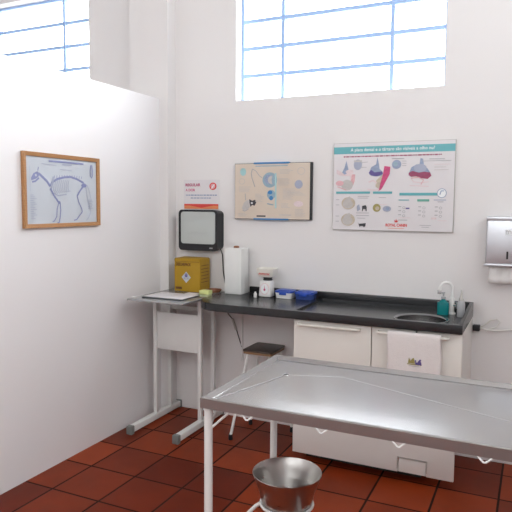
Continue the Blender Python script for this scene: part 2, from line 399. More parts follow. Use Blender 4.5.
cab = thing('base_cabinet', (1.64, -.26, 0), 'cream base cabinet under the black worktop with two rail-handled doors', 'cabinet')
X0, X1, Y1 = 1.178, 2.091, -.485
mb = new('white_laminate'); zt = CZ-.047
mb.box(X0, X0+.018, Y1, 0, .055, zt); mb.box(X1-.018, X1, Y1, 0, .325, zt); mb.box(X1-.168, X1-.150, Y1, 0, .055, .325); mb.box(X0+.018, X1-.168, Y1, -.006, .055, .073); mb.box(X0+.018, X1-.018, -.014, 0, .34, zt)
mb.box(X0+.018, X1-.018, Y1+.001, Y1+.018, zt-.03, zt); mb.box(X0+.018, X1-.018, Y1, 0, .325, .34)
mb.obj('carcass', cab)
mb = new('shadow_gap'); mb.box(X0+.05, X1-.20, -.40, -.02, 0, .055); mb.obj('plinth', cab)  # plinth coloured near-black to stand for the shadow under the cabinet
def door(xa, xb, hx0, hx1):
    mb = new('cream_laminate'); mb.box(xa, xb, Y1-.018, Y1-.001, .335, zt-.008, .002); d = mb.obj('door', cab)
    mb = new('cream_plastic'); zz = zt-.030; y = Y1-.046
    mb.tube([(hx0, Y1-.017, zz), (hx0, y+.006, zz), (hx0+.006, y, zz), (hx1-.006, y, zz), (hx1, y+.006, zz), (hx1, Y1-.017, zz)], .0075, 10)
    mb.obj('rail_handle', d)
door(X0+.002, 1.624, 1.215, 1.560); door(1.629, X1-.002, 1.665, 2.020)
mb = new('white_laminate'); mb.box(X0+.002, X1-.020, Y1-.018, Y1-.001, .057, .330, .002)
lp = mb.obj('lower_panel', cab)
cc = MB(); cc.m('white_laminate').box(1.784, 1.934, Y1-.03, Y1+.01, .0, .142); cut(lp, cc.obj('c'))
mb = new('white_laminate'); mb.box(1.788, 1.930, Y1-.013, Y1-.001, .058, .132, .001); mb.obj('hatch_flap', cab)
mb = new('cable_grey'); mb.box(1.780, 1.938, Y1-.0195, Y1-.0185, .138, .142); mb.box(1.780, 1.784, Y1-.0195, Y1-.0185, .075, .138); mb.box(1.934, 1.938, Y1-.0195, Y1-.0185, .075, .138); mb.obj('hatch_frame', cab)

# towel over the right rail
def towel():
    x0, x1 = 1.722, 1.992; zz = zt-.030; y = Y1-.046; nx = 26; prof = []
    for z in [.60, .64, .68, .72, .76]: prof.append((y+.0145, z))
    for i in range(7): a = PI*i/6; prof.append((y+.0125*math.cos(a), zz+.004+.0125*math.sin(a)))
    for k in range(11): prof.append((y-.0135-.004*k/10, zz-.01-(zz-.54)*k/10))
    vs = []; fs = []
    for j, (py, pz) in enumerate(prof):
        for i in range(nx+1):
            u = i/nx; fr = min(1, max(0, (zz-pz)/.15)) if j > 8 else 0
            w = .0028*math.sin(u*17+.6)*fr+.002*math.sin(u*7)*fr
            vs.append((x0+(x1-x0)*u+.003*math.sin(pz*30), py-abs(w)*.8 if j > 8 else py, pz))
    for j in range(len(prof)-1):
        for i in range(nx): a = j*(nx+1)+i; fs.append((a, a+1, a+nx+2, a+nx+1))
    mb = new('towel'); mb._add(vs, fs, True); o = mb.obj('hand_towel')
    md = o.modifiers.new('s', 'SOLIDIFY'); md.thickness = .003; md.offset = 0
    return o
tw = tag(towel(), 'white hand towel with small embroidered motif hanging over the cabinet rail', 'towel')
S = Sheet((1.752, Y1-.0665, .806), (.21, 0, 0), (0, 0, -.215), (0, -1, 0))
S.line([(.36,.66),(.70,.665)], .025, 'ink_olive'); S.poly([(.38,.64),(.40,.50),(.44,.58),(.48,.52),(.52,.50),(.55,.64)], 'ink_olive')
S.poly([(.56,.66),(.55,.58),(.60,.61),(.65,.54),(.70,.60),(.71,.67)], 'ink_purple'); S.ell(.56,.57,.02,.02,'ink_purple'); S.ell(.67,.55,.025,.025,'ink_purple')
S.line([(.40,.70),(.68,.705)], .012, 'ink_grey')
S.finish('embroidered_motif', tw)

# faucet
FX, FY = 1.990, -.155; FZ = CZ-.012
fa = thing('faucet', (FX, FY, FZ), 'gooseneck faucet standing at the back right of the sink', 'faucet')
mb = new('white_plastic'); mb.lathe([(.022, 0), (.022, .006), (.0155, .012), (.0145, .085), (.012, .092)], (FX, FY, FZ), 20); mb.obj('base', fa)
pts = [(FX, FY, FZ+.088), (FX, FY, FZ+.142)]
for i in range(11): a = PI*i/10; pts.append((FX-.031+.031*math.cos(a), FY-.031*(1-math.cos(a))*.55, FZ+.142+.036*math.sin(a)))
pts.append((FX-.064, FY-.036, FZ+.132))
mb = new('grey_plastic'); mb.mats = ['white_metal']; mb.tube(pts, .0085, 12); mb.obj('spout', fa)
mb = new('chrome'); mb.lathe([(.0105, 0), (.0105, .02)], (FX-.064, FY-.036, FZ+.114), 14); mb.obj('nozzle', fa)
mb = new('chrome'); mb.tube([(FX+.010, FY-.006, FZ+.05), (FX+.03, FY-.02, FZ+.052)], .007, 10); mb.tube([(FX+.03, FY-.02, FZ+.035), (FX+.03, FY-.02, FZ+.07)], .006, 10); mb.obj('lever', fa)

# soap bottle
sx, sy = 1.950, -.195; sb = thing('soap_bottle', (sx, sy, FZ), 'teal pump soap bottle beside the faucet', 'bottle')
mb = new('teal_plastic'); mb.prism(rrect(sx-.031, sx+.031, sy-.02, sy+.02, .012), FZ+.0005, FZ+.070, .003); mb.lathe([(.024, .068), (.018, .078), (.012, .082), (.012, .088)], (sx, sy, FZ), 20); mb.obj('body', sb)
mb = new('grey_plastic'); mb.lathe([(.0135, .088), (.0135, .100), (.006, .102), (.005, .118), (.009, .119), (.009, .126)], (sx, sy, FZ), 16); mb.tube([(sx, sy, FZ+.122), (sx-.03, sy-.012, FZ+.124)], .004, 8); mb.obj('pump', sb)
sx, sy = 2.048, -.225; sb = thing('squeeze_bottle', (sx, sy, FZ), 'grey squeeze bottle with long pointed nozzle at the right end of the worktop', 'bottle')
mb = new('grey_plastic'); mb.lathe([(.019, .0005), (.0205, .004), (.0205, .070), (.018, .082), (.013, .088)], (sx, sy, FZ), 24); mb.obj('body', sb)
mb = new('cable_grey'); mb.lathe([(.0135, .088), (.0135, .098), (.009, .104), (.003, .150)], (sx, sy, FZ), 20); mb.obj('nozzle', sb)

# ------------------------------------------------------------------ things on the worktop
wb = thing('white_cabinet_box', (.60, -.09, CZ), 'tall narrow white metal box standing at the left end of the worktop', 'box')
mb = new('white_metal'); mb.box(.546, .668, -.155, -.045, CZ+.0005, CZ+.303, .003); mb.obj('body', wb)
mb = new('white_metal'); mb.box(.548, .652, -.1580, -.1552, CZ+.006, CZ+.298, .001); mb.obj('front_cover', wb)
mb = new('brown_card'); mb.lathe([(.018, 0), (.020, .004), (.016, .012), (.006, .014)], (.60, -.09, CZ+.3035), 18); tag(mb.obj('knob_cap'), 'small round reddish brown lid lying on top of the tall white box', 'lid')

ks = thing('kitchen_scale', (.855, -.13, CZ), 'white mechanical kitchen scale with cream weighing pan on the worktop', 'scale')
kx, ky = .849, -.13
mb = new('white_plastic'); t = bmesh.new()
lo = [(kx-.050, ky-.036), (kx+.034, ky-.036), (kx+.034, ky+.036), (kx-.050, ky+.036)]
b = [t.verts.new((x, y, CZ+.001)) for x, y in lo]; u = [t.verts.new((kx+(x-kx)*.86, ky+(y-ky)*.82, CZ+.106)) for x, y in lo]
t.faces.new(b[::-1]); t.faces.new(u); [t.faces.new((b[i], b[(i+1) % 4], u[(i+1) % 4], u[i])) for i in range(4)]
bmesh.ops.bevel(t, geom=t.edges[:], offset=.006, segments=2, affect='EDGES', profile=.5); mb.merge(t, smooth=True); mb.obj('body', ks)
S = Sheet((kx-.043, ky-.0312, CZ+.098), (.070, 0, 0), (0, -.0052, -.090), (0, -1, -.06)); S.lay = .0003
S.ell(.5,.5,.46,.42,'ink_white'); S.ring(.5,.5,.44,.40,.02,'ink_rose')
for k in range(24): a = k*PI/12; S.line([(.5+.36*math.cos(a), .5+.33*math.sin(a)), (.5+.42*math.cos(a), .5+.38*math.sin(a))], .012, 'ink_red')
S.ell(.5,.56,.10,.085,'ink_crimson'); S.poly([(.46,.56),(.5,.2),(.54,.56)], 'ink_crimson'); S.finish('dial', ks)
mb = new('black_plastic'); mb.lathe([(.030, .106), (.031, .110), (.028, .120), (.033, .127)], (kx, ky, CZ), 24); mb.obj('neck', ks)
mb = new('cream_plastic'); pp = [[(kx+x*s, ky+y*s2) for x, y in rrect(-.072, .072, -.052, .052, .02)] for s, s2 in ((1, 1),)][0]
def pan():
    loops = [(.55, .127), (.80, .131), (.93, .150), (1.0, .184), (.96, .184), (.89, .152), (.77, .136), (.5, .132)]
    vs = []; n = len(rrect(0, 1, 0, 1, .1))
    for s, z in loops: vs += [(kx-.006+x*s, ky+y*s, CZ+z) for x, y in rrect(-.062, .062, -.048, .048, .022)]
    fs = [(k*n+j, k*n+(j+1) % n, (k+1)*n+(j+1) % n, (k+1)*n+j) for k in range(len(loops)-1) for j in range(n)]+[tuple(range(n)), tuple(range((len(loops)-1)*n, len(loops)*n))]
    mb._add(vs, fs, True)
pan(); pn = mb.obj('weighing_pan', ks)
S = Sheet((kx-.052, ky-.0475, CZ+.160), (.09, 0, 0), (0, .0025, -.018), (0, -1, 0)); S.lay = .0008
S.line([(.08+.84*i/40, .5+.28*math.sin(i*1.25)) for i in range(41)], .16, 'ink_red'); S.line([(.05,.95),(.95,.95)], .05, 'ink_red'); S.finish('red_lettering', pn)

mb = new('white_plastic'); mb.lathe([(.010, .0005), (.0105, .003), (.0105, .026), (.006, .030), (.006, .036), (.003, .038)], (.795, -.205, CZ), 16)
tag(mb.obj('small_bottle'), 'tiny white vial standing at the front left foot of the kitchen scale', 'bottle')

def tub(name, x, y, w, d, h, bodyk, label, lab2):
    t_ = thing(name, (x, y, CZ), label, 'container', 'lidded containers beside the scale')
    mb = new(bodyk); t = bmesh.new()
    lo = rrect(-w*.43, w*.43, -d*.43, d*.43, .012, 4); hi = rrect(-w*.48, w*.48, -d*.48, d*.48, .014, 4); n = len(lo)
    b = [t.verts.new((x+p, y+q, CZ+.0008)) for p, q in lo]; u = [t.verts.new((x+p, y+q, CZ+h)) for p, q in hi]
    t.faces.new(b[::-1]); t.faces.new(u); [t.faces.new((b[i], b[(i+1) % n], u[(i+1) % n], u[i])) for i in range(n)]; mb.merge(t, smooth=True); mb.obj('body', t_)
    mb = new('blue_lid'); mb.prism([(x+p, y+q) for p, q in rrect(-w/2, w/2, -d/2, d/2, .016, 4)], CZ+h, CZ+h+.014, .003)
    mb.prism([(x+p, y+q) for p, q in rrect(-w*.36, w*.36, -d*.36, d*.36, .012, 4)], CZ+h+.0142, CZ+h+.018, .001)
    ld = mb.obj('lid', t_)
    mb = new('blue_lid'); mb.box(x-w*.2, x+w*.2, y-d/2-.004, y-d/2-.0005, CZ+h-.012, CZ+h+.010, .001); mb.obj('clip', ld)
tub('food_container', .972, -.125, .118, .10, .036, 'white_plastic', 'low white container with a blue lid just right of the scale', '')
tub('food_container', 1.104, -.11, .122, .11, .034, 'blue_clear', 'translucent blue container with a blue lid, farther right from the scale', '')

# ------------------------------------------------------------------ side table on C feet
GZ = .880
dt = thing('side_table', (.26, -.28, 0), 'narrow white metal side table with grey top against the partition', 'table')
mb = new('glass_top'); mb.box(.085, .498, -.600, -.125, GZ-.012, GZ, .003); mb.box(.085, .498, -.1255, -.02, GZ-.012, GZ-.0002, .003); mb.obj('tabletop', dt)
mb = new('white_metal'); mb.box(.092, .458, -.340, -.100, GZ-.030, GZ-.0125, .002); mb.obj('apron', dt)
mb = new('white_metal'); mb.box(.050, .084, -.50, -.46, GZ-.009, GZ-.004, .002); mb.obj('side_tab', dt)
for x in (.098, .446):
    mb = new('white_metal'); mb.box(x-.020, x+.020, -.585, -.025, .012, .052, .003); ft = mb.obj('foot_bar', dt)
    for y in (-.590, -.020):
        mb = new('grey_cap'); mb.box(x-.022, x+.022, y-.018 if y < -.3 else y-.004, y+.014 if y < -.3 else y+.010, 0, .056, .004); mb.obj('end_cap', ft)
    for y in (-.300, -.128):
        mb = new('white_metal'); mb.box(x-.013, x+.013, y-.015, y+.015, .052, GZ-.0305, .002); mb.obj('post', dt)
mb = new('white_metal'); mb.box(.112, .432, -.306, -.296, .50, .752, .001); mb.obj('modesty_panel', dt)
mb = new('white_metal'); mb.box(.112, .432, -.140, -.116, .745, .775, .002); mb.obj('cross_rail', dt)

# sharps box
bx = thing('sharps_box', (.27, -.12, GZ), 'yellow cardboard sharps disposal box at the back of the side table', 'box')
def rot_box(mb, cx, cy, w, d, z0, z1, ang):
    t = bmesh.new(); r = bmesh.ops.create_cube(t, size=1); R = Matrix.Rotation(ang, 4, 'Z')
    for v in r['verts']: v.co = R @ Vector((v.co.x*w, v.co.y*d, 0))+Vector((cx, cy, (z0+z1)/2+v.co.z*(z1-z0)))
    bmesh.ops.bevel(t, geom=t.edges[:], offset=.002, segments=1, affect='EDGES'); mb.merge(t)
mb = new('cardboard_yellow'); mb.box(.165, .366, -.172, -.035, GZ+.0008, GZ+.225, .0015, 1); body = mb.obj('body', bx)
mb = new('cardboard_yellow'); mb.box(.169, .264, -.168, -.039, GZ+.2255, GZ+.229, .001, 1); mb.box(.268, .362, -.168, -.039, GZ+.2255, GZ+.229, .001, 1); mb.obj('top_flaps', bx)
S = Sheet((.165, -.1725, GZ+.225), (.201, 0, 0), (0, 0, -.225), (0, -1, 0)); S.lay = .0004
S.rect(.03,.08,.97,.09,'cardboard_dark'); S.poly([(.47,.39),(.65,.56),(.47,.73),(.29,.56)], 'paper_grey')
S.ell(.47,.50,.06,.06,'ink_purple'); S.ell(.41,.59,.04,.035,'ink_grey'); S.ell(.53,.59,.04,.035,'ink_grey'); S.ring(.47,.55,.08,.07,.014,'ink_grey')
S.rect(.05,.86,.30,.93,'cardboard_dark'); S.finish('warning_symbol', bx)
S.text('DESCARPACK', .06, .12, .60, .10, 'cardboard_dark', 'lettering', bx, .035, h=.0008)
S2 = Sheet((.3665, -.172, GZ+.225), (0, .137, 0), (0, 0, -.225), (1, 0, 0)); S2.lay = .0002
for k in range(6): S2.line([(.12, .2+.1*k), (.85, .2+.1*k)], .018, 'cardboard_dark')
S2.finish('side_print', bx)

mb = new('pale_green_card'); mb.box(.392, .463, -.225, -.172, GZ+.0006, GZ+.026, .002); tag(mb.obj('small_carton'), 'small pale yellow-green carton in front of the sharps box', 'box')
mb = new('brown_card'); n = 24
mb.lathe([(.040, .0006), (.048, .004), (.056, .020), (.053, .020), (.046, .006), (.030, .004)], (.434, -.105, GZ), 32); tag(mb.obj('brown_dish'), 'low round brown dish behind the small pale green carton', 'dish')
fo = new('dark_folder'); fo.box(.150, .445, -.530, -.305, GZ+.0006, GZ+.0075, .001); fo = fo.obj('document_folder')
tag(fo, 'thin dark folder topped with white paper at the front of the side table', 'folder')
mb = new('paper_white'); mb.box(.155, .441, -.512, -.309, GZ+.0078, GZ+.010, .001); mb.obj('paper_sheet', fo)
mb = new('paper_white'); mb.box(.300, .385, -.290, -.200, GZ+.0006, GZ+.003); tag(mb.obj('paper_slip'), 'small loose white paper slip between the folder and the pale green carton', 'paper')

# ------------------------------------------------------------------ light box on the wall
lb = thing('light_box', (.30, -.06, 1.155), 'black framed wall light box viewer hanging above the sharps box', 'light box')
t = bmesh.new(); F = [(x, z) for x, z in rrect(.138, .447, 1.155, 1.437, .028, 5)]; B = [(x, z) for x, z in rrect(.165, .455, 1.165, 1.432, .03, 5)]; n = len(F)
mb = new('black_plastic'); a = [t.verts.new((x, -.075, z)) for x, z in F]; a2 = [t.verts.new((x, -.060, z)) for x, z in F]; b = [t.verts.new((x, -.0, z)) for x, z in B]
ins = [t.verts.new((x, -.075, z)) for x, z in rrect(.152, .430, 1.200, 1.426, .02, 5)]
ins2 = [t.verts.new((x, -.069, z)) for x, z in rrect(.154, .428, 1.202, 1.424, .02, 5)]
for p, q in ((ins2, ins), (ins, a), (a, a2), (a2, b)):
    for i in range(n): t.faces.new((p[i], p[(i+1) % n], q[(i+1) % n], q[i]))
t.faces.new(ins2); t.faces.new(b[::-1]); mb.merge(t); mb.obj('casing', lb)
mb = new('screen'); t = bmesh.new(); P = rrect(.1545, .4275, 1.2025, 1.4235, .02, 5); a = [t.verts.new((x, -.0715, z)) for x, z in P]; b = [t.verts.new((x, -.0692, z)) for x, z in P]
t.faces.new(a); t.faces.new(b[::-1]); [t.faces.new((a[i], a[(i+1) % n], b[(i+1) % n], b[i])) for i in range(n)]; mb.merge(t); mb.obj('screen', lb)
mb = new('grey_plastic'); mb.box(.385, .410, -.0775, -.0752, 1.172, 1.180, .001); mb.obj('switch', lb)

pc = tag(new('cable_black').tube([(.445, -.03, 1.175), (.452, -.012, 1.13), (.455, -.006, 1.02), (.470, -.006, .93), (.484, -.006, .87), (.487, -.006, .76), (.495, -.006, .72), (.536, -.006, .68), (.562, -.006, .61), (.590, -.006, .53), (.604, -.010, .50)], .0035, 8).obj('power_cable'), 'thin black cable running from the wall light box down behind the worktop', 'cable')
mb = new('cable_grey'); mb.tube([(.532, -.010, .690), (.560, -.010, .615)], .009, 10); mb.obj('inline_switch', pc)
mb = new('white_plastic'); mb.box(.596, .610, -.012, 0, .40, CZ-.046, .002); tag(mb.obj('cable_conduit'), 'slim white cable conduit on the wall beneath the worktop', 'conduit')

# ------------------------------------------------------------------ stool
sx, sy, sz = .850, -.180, .562
so = thing('stool', (sx, sy, 0), 'small stool with dark square seat and splayed white legs under the worktop', 'stool')
mb = new('stool_wood'); mb.prism([(sx+p, sy+q) for p, q in rrect(-.102, .102, -.118, .118, .018, 4)], sz-.012, sz, .003); mb.obj('seat', so)
mb = new('stool_edge'); mb.prism([(sx+p, sy+q) for p, q in rrect(-.099, .099, -.115, .115, .018, 4)], sz-.026, sz-.0125, .001); mb.obj('seat_board', so)
for nm, z, q, r in (('seat_frame', sz-.034, .074, .007), ('stretcher', .22, .112, .005)):
    c = [(sx-q, sy-q-.01, z), (sx+q, sy-q-.01, z), (sx+q, sy+q+.01, z), (sx-q, sy+q+.01, z)]
    mb = new('white_metal'); mb.tube([p for i in range(4) for p in (Vector(c[i]).lerp(Vector(c[i-1]), .04), Vector(c[i]).lerp(Vector(c[(i+1) % 4]), .04))], r, 8, closed=True); mb.obj(nm, so)
for ax in (-1, 1):
    for ay in (-1, 1):
        top = Vector((sx+ax*.075, sy+ay*.085, sz-.027)); bot = Vector((sx+(-.135 if ax < 0 else .165), sy+(-.205 if ay < 0 else .085), .02))
        mb = new('white_metal'); mb.tube([top, bot], .0095, 10); lg = mb.obj('leg', so)
        mb = new('black_plastic'); d = (bot-top).normalized(); mb.lathe([(.013, .0), (.014, .004), (.012, .034)], (bot.x, bot.y, 0), 14); mb.obj('rubber_foot', lg)

# ------------------------------------------------------------------ wall things
# framed skeleton print on partition
fp = thing('framed_picture', (.01, -1.04, 1.54), 'wooden framed print of a dog skeleton hanging on the white partition', 'picture')
ya, yb, za, zb = -1.347, -.760, 1.345, 1.742; w = .021
mb = new('wood_frame')
def framepoly(mb, y0, y1, z0, z1, w):
    O = [(y0, z0), (y1, z0), (y1, z1), (y0, z1)]; I = [(y0+w, z0+w), (y1-w, z0+w), (y1-w, z1-w), (y0+w, z1-w)]
    for i in range(4):
        j = (i+1) % 4; q = [O[i], O[j], I[j], I[i]]
        mb._add([(.002, a, b) for a, b in q]+[(.022 if k < 2 else .018, a, b) for k, (a, b) in enumerate(q)], [(0,1,2,3), (7,6,5,4), (0,4,5,1), (1,5,6,2), (2,6,7,3), (3,7,4,0)])
framepoly(mb, ya, yb, za, zb, w); mb.obj('frame', fp)
mb = new('paper_grey'); mb.box(.004, .010, ya+w-.002, yb-w+.002, za+w-.002, zb-w+.002); mb.obj('print', fp)
S = Sheet((.0105, ya+w, zb-w), (0, yb-ya-2*w, 0), (0, 0, -(zb-za-2*w)*1.07), (1, 0, 0)); PW = zb-za-2*w; S.o.z += PW*.07
V = 'ink_violet'; Pp = 'ink_pale'
# skull and jaw
S.poly([(.07,.36),(.10,.30),(.15,.27),(.18,.30),(.16,.35),(.12,.38),(.07,.40)], V); S.line([(.08,.42),(.12,.41),(.17,.36)], 0.0261, V); S.ell(.13,.325,.012,.018,'paper_grey')
S.line([(.155,.26),(.165,.21)], 0.0145, V)
# spine: neck, back, tail
S.line([(.17,.30),(.22,.35),(.27,.40),(.315,.47)], 0.0377, V); S.line([(.315,.47),(.34,.41),(.42,.36),(.52,.33),(.60,.32),(.70,.35),(.80,.40)], 0.0319, V)
for k in range(12): u = .37+.036*k; S.line([(u, .365-.03*math.sin((u-.3)*5)), (u+.004, .325-.03*math.sin((u-.3)*5))], 0.0101, V)
S.line([(.80,.40),(.855,.44),(.885,.52),(.905,.62),(.93,.70)], [.016,.014,.010,.008,.004], Pp)
for k in range(9): # ribs
    u = .37+.026*k; S.line([(u,.37),(u-.018,.45),(u-.01,.53),(u+.02,.58-.006*k)], 0.0101, Pp)
S.line([(.34,.56),(.42,.60),(.54,.58)], 0.0174, Pp)
S.line([(.36,.33),(.345,.40),(.325,.50),(.31,.53)], 0.0319, Pp) # scapula
S.line([(.315,.50),(.36,.60),(.425,.70)], 0.0290, V)  # humerus
S.line([(.425,.70),(.40,.80),(.395,.90),(.36,.965),(.335,.975)], 0.0174, V); S.line([(.445,.70),(.45,.82),(.44,.92),(.425,.99),(.40,1.0-.005)], 0.0203, V); S.ell(.432,.70,.018,.022,V)
S.ell(.80,.44,.04,.03,V); S.line([(.80,.44),(.74,.52),(.695,.60)], 0.0290, V); S.line([(.695,.60),(.72,.70),(.76,.79),(.77,.84)], 0.0203, V); S.line([(.77,.84),(.73,.89),(.68,.955),(.64,.965)], 0.0188, V)
S.line([(.83,.46),(.84,.55),(.86,.68),(.895,.80),(.90,.85),(.87,.92),(.83,.975)], 0.0130, Pp)
S.line([(.915,.12),(.90,.22),(.905,.29),(.925,.32),(.94,.28),(.94,.20),(.93,.12)], 0.0174, V); S.line([(.92,.14),(.92,.28)], 0.0116, Pp)
S.line([(.30,.115),(.80,.115)], 0.0261, V); S.line([(.48,.150),(.62,.150)], 0.0203, Pp)
for k in range(14): S.line([(.05,.60+.025*k),(.09+.02*(k % 3),.60+.025*k)], 0.0087, Pp)
for k in range(6): S.line([(.86,.66+.025*k),(.92+.02*(k % 2),.66+.025*k)], 0.0087, Pp)
S.line([(.05,.20),(.05,.55)], 0.0058, Pp); S.line([(.20,.16),(.40,.17)], 0.0087, Pp); S.line([(.45,.22),(.62,.23)], 0.0087, Pp)
S.finish('dog_skeleton_drawing', fp)

# anatomy chart (beige)
ac = thing('anatomy_chart', (.82, -.01, 1.56), 'beige anatomy chart with blue clips on the wall above the kitchen scale', 'chart')
xa, xb, za, zb = .552, 1.100, 1.379, 1.747; yf = -.026
mb = new('black_plastic'); mb.box(xa, xb, yf+.002, 0, za, zb, .001, 1); mb.obj('backing_board', ac)
mb = new('paper_beige'); mb.box(xa+.003, xb-.012, yf, yf+.0018, za+.003, zb-.003); mb.obj('printed_sheet', ac)
for z in (zb-.006, za-.004):
    mb = new('ink_blue'); mb.box(xa+.142, xa+.392, yf-.004, -.002, z, z+.011, .001, 1); mb.obj('clip', ac)
S = Sheet((xa, yf-.0002, zb), (xb-xa, 0, 0), (0, 0, -(zb-za)), (0, -1, 0))
for k in range(3): S.rect(.28+.01*k,.045,.70-.02*k,.06,'ink_skyblue')
S.ell(.47,.30,.095,.135,'ink_skyblue'); S.ell(.46,.29,.06,.085,'ink_slate'); S.ell(.50,.30,.055,.075,'ink_palegrey'); S.ell(.53,.30,.035,.10,'ink_skyblue')
S.line([(.545,.18),(.55,.8)], .03, 'ink_paleteal'); S.ell(.49,.56,.055,.085,'ink_skyblue'); S.ell(.475,.52,.03,.035,'ink_blue'); S.ell(.49,.62,.025,.04,'ink_blue'); S.line([(.44,.72),(.52,.74)], .02, 'ink_skyblue')
S.line([(.24,.10),(.225,.18),(.235,.26),(.26,.36),(.275,.42)], .016, 'ink_grey'); S.line([(.24,.10),(.29,.14),(.33,.22),(.37,.26)], .012, 'ink_grey')
S.ell(.115,.15,.04,.07,'ink_paleteal'); S.ring(.10,.32,.04,.05,.008,'ink_palegrey'); S.ell(.84,.38,.05,.075,'ink_pale'); S.ring(.87,.15,.045,.06,.008,'ink_palegrey')
# dog head and eye detail
S.line([(.145,.54),(.15,.66)], .014, 'ink_grey'); S.poly([(.10,.80),(.13,.70),(.17,.66),(.22,.64),(.24,.72),(.20,.80),(.13,.86)], 'ink_palegrey')
S.poly([(.20,.64),(.24,.67),(.28,.65),(.295,.70),(.27,.76),(.24,.74),(.22,.78),(.205,.72)], 'ink_dark'); S.ell(.235,.71,.014,.016,'ink_white'); S.line([(.11,.84),(.14,.86),(.19,.82)], .012, 'ink_grey')
S.ell(.84,.72,.06,.05,'ink_palerose'); S.rect(.30,.93,.42,.955,'ink_dark'); S.rect(.60,.91,.75,.925,'ink_palegrey')
random.seed(3)
for (u0, u1, v0, v1) in ((.06,.24,.42,.52),(.64,.80,.46,.64),(.60,.78,.12,.2),(.62,.74,.72,.80),(.70,.93,.50,.58),(.05,.20,.90,.95),(.80,.95,.82,.94),(.28,.40,.55,.70),(.58,.75,.28,.4)):
    v = v0
    while v < v1: S.line([(u0, v), (u1-random.random()*(u1-u0)*.4, v)], .007, 'ink_palegrey'); v += .022
S.finish('anatomy_illustration', ac)

# dental chart
dc = thing('dental_chart', (1.61, -.01, 1.58), 'large white dental plaque chart with teal banner on the wall above the worktop', 'chart')
xa, xb, za, zb = 1.239, 1.966, 1.323, 1.857; yf = -.018
mb = new('cable_grey'); mb.box(xa, xb, yf+.002, 0, za, zb, .001, 1); mb.obj('backing_board', dc)
mb = new('paper_white'); mb.box(xa+.003, xb-.003, yf, yf+.0018, za+.003, zb-.003); mb.obj('printed_sheet', dc)
S = Sheet((xa, yf-.0002, zb), (xb-xa, 0, 0), (0, 0, -(zb-za)), (0, -1, 0))
S.rect(.004,.045,.996,.125,'ink_teal');
S.text('A placa dental e o tártaro são visíveis a olho nu?', .15, .062, .69, .048, 'ink_white', 'title_text', dc, .012)
S.words(.09, .90, .150, .014, 'ink_maroon')
# left tooth drawing
S.poly([(.03,.30),(.08,.335),(.16,.345),(.19,.36),(.185,.45),(.16,.52),(.13,.54),(.16,.45),(.15,.38),(.06,.37),(.03,.35)], 'ink_palerose')
S.poly([(.08,.335),(.10,.28),(.115,.20),(.13,.28),(.14,.34),(.10,.36)], 'ink_slate'); S.ell(.145,.33,.035,.025,'ink_palerose'); S.ell(.215,.25,.035,.06,'ink_pale'); S.rect(.18,.20,.25,.22,'ink_palegrey')
S.poly([(.165,.36),(.195,.36),(.19,.44),(.165,.52),(.145,.54)], 'ink_rose'); S.ell(.125,.48,.05,.06,'ink_palegrey'); S.ell(.06,.46,.035,.03,'ink_rose'); S.line([(.04,.50),(.12,.54)], .01,'ink_rose')
S.line([(.24,.23),(.30,.22)], .005,'ink_grey'); S.line([(.24,.28),(.29,.28)], .005,'ink_grey')
# middle
S.poly([(.31,.35),(.33,.28),(.37,.25),(.38,.17),(.395,.25),(.40,.30),(.43,.34),(.42,.38),(.36,.385),(.32,.37)], 'ink_slate'); S.poly([(.31,.34),(.33,.31),(.36,.34),(.42,.33),(.43,.36),(.38,.385),(.33,.375)], 'ink_purple')
S.poly([(.44,.27),(.49,.28),(.485,.36),(.455,.44),(.42,.53),(.395,.55),(.41,.45),(.43,.36)], 'ink_crimson'); S.poly([(.415,.38),(.43,.36),(.41,.46),(.40,.53),(.37,.50),(.375,.43)], 'ink_tan')
S.line([(.31,.45),(.35,.43),(.38,.46)], .018,'ink_palerose'); S.line([(.30,.53),(.36,.54),(.40,.53)], .016,'ink_palerose')
S.ell(.54,.255,.038,.05,'ink_slate'); S.ell(.53,.25,.02,.025,'ink_skyblue'); S.rect(.50,.185,.60,.195,'ink_grey')
for k in range(3): S.line([(.585,.22+.025*k),(.62,.22+.025*k)], .005, 'ink_grey')
# right
S.poly([(.64,.36),(.66,.29),(.70,.26),(.725,.26),(.73,.19),(.75,.20),(.76,.27),(.79,.31),(.81,.35),(.75,.38)], 'ink_slate')
S.poly([(.64,.35),(.67,.33),(.72,.35),(.76,.34),(.81,.35),(.82,.385),(.79,.42),(.74,.41),(.70,.39),(.66,.395),(.64,.375)], 'ink_maroon'); S.ell(.73,.30,.05,.045,'ink_pale')
S.line([(.66,.41),(.68,.45),(.74,.46),(.80,.45)], .012,'ink_palerose'); S.line([(.66,.41),(.72,.40),(.76,.43),(.74,.48)], .010,'ink_rose'); S.line([(.65,.49),(.80,.50)], .010,'ink_palerose')
S.rect(.80,.20,.92,.207,'ink_grey'); S.rect(.74,.222,.97,.227,'ink_grey'); S.rect(.84,.26,.96,.265,'ink_palerose'); S.rect(.84,.29,.93,.295,'ink_palegrey'); S.rect(.84,.32,.95,.325,'ink_palegrey')
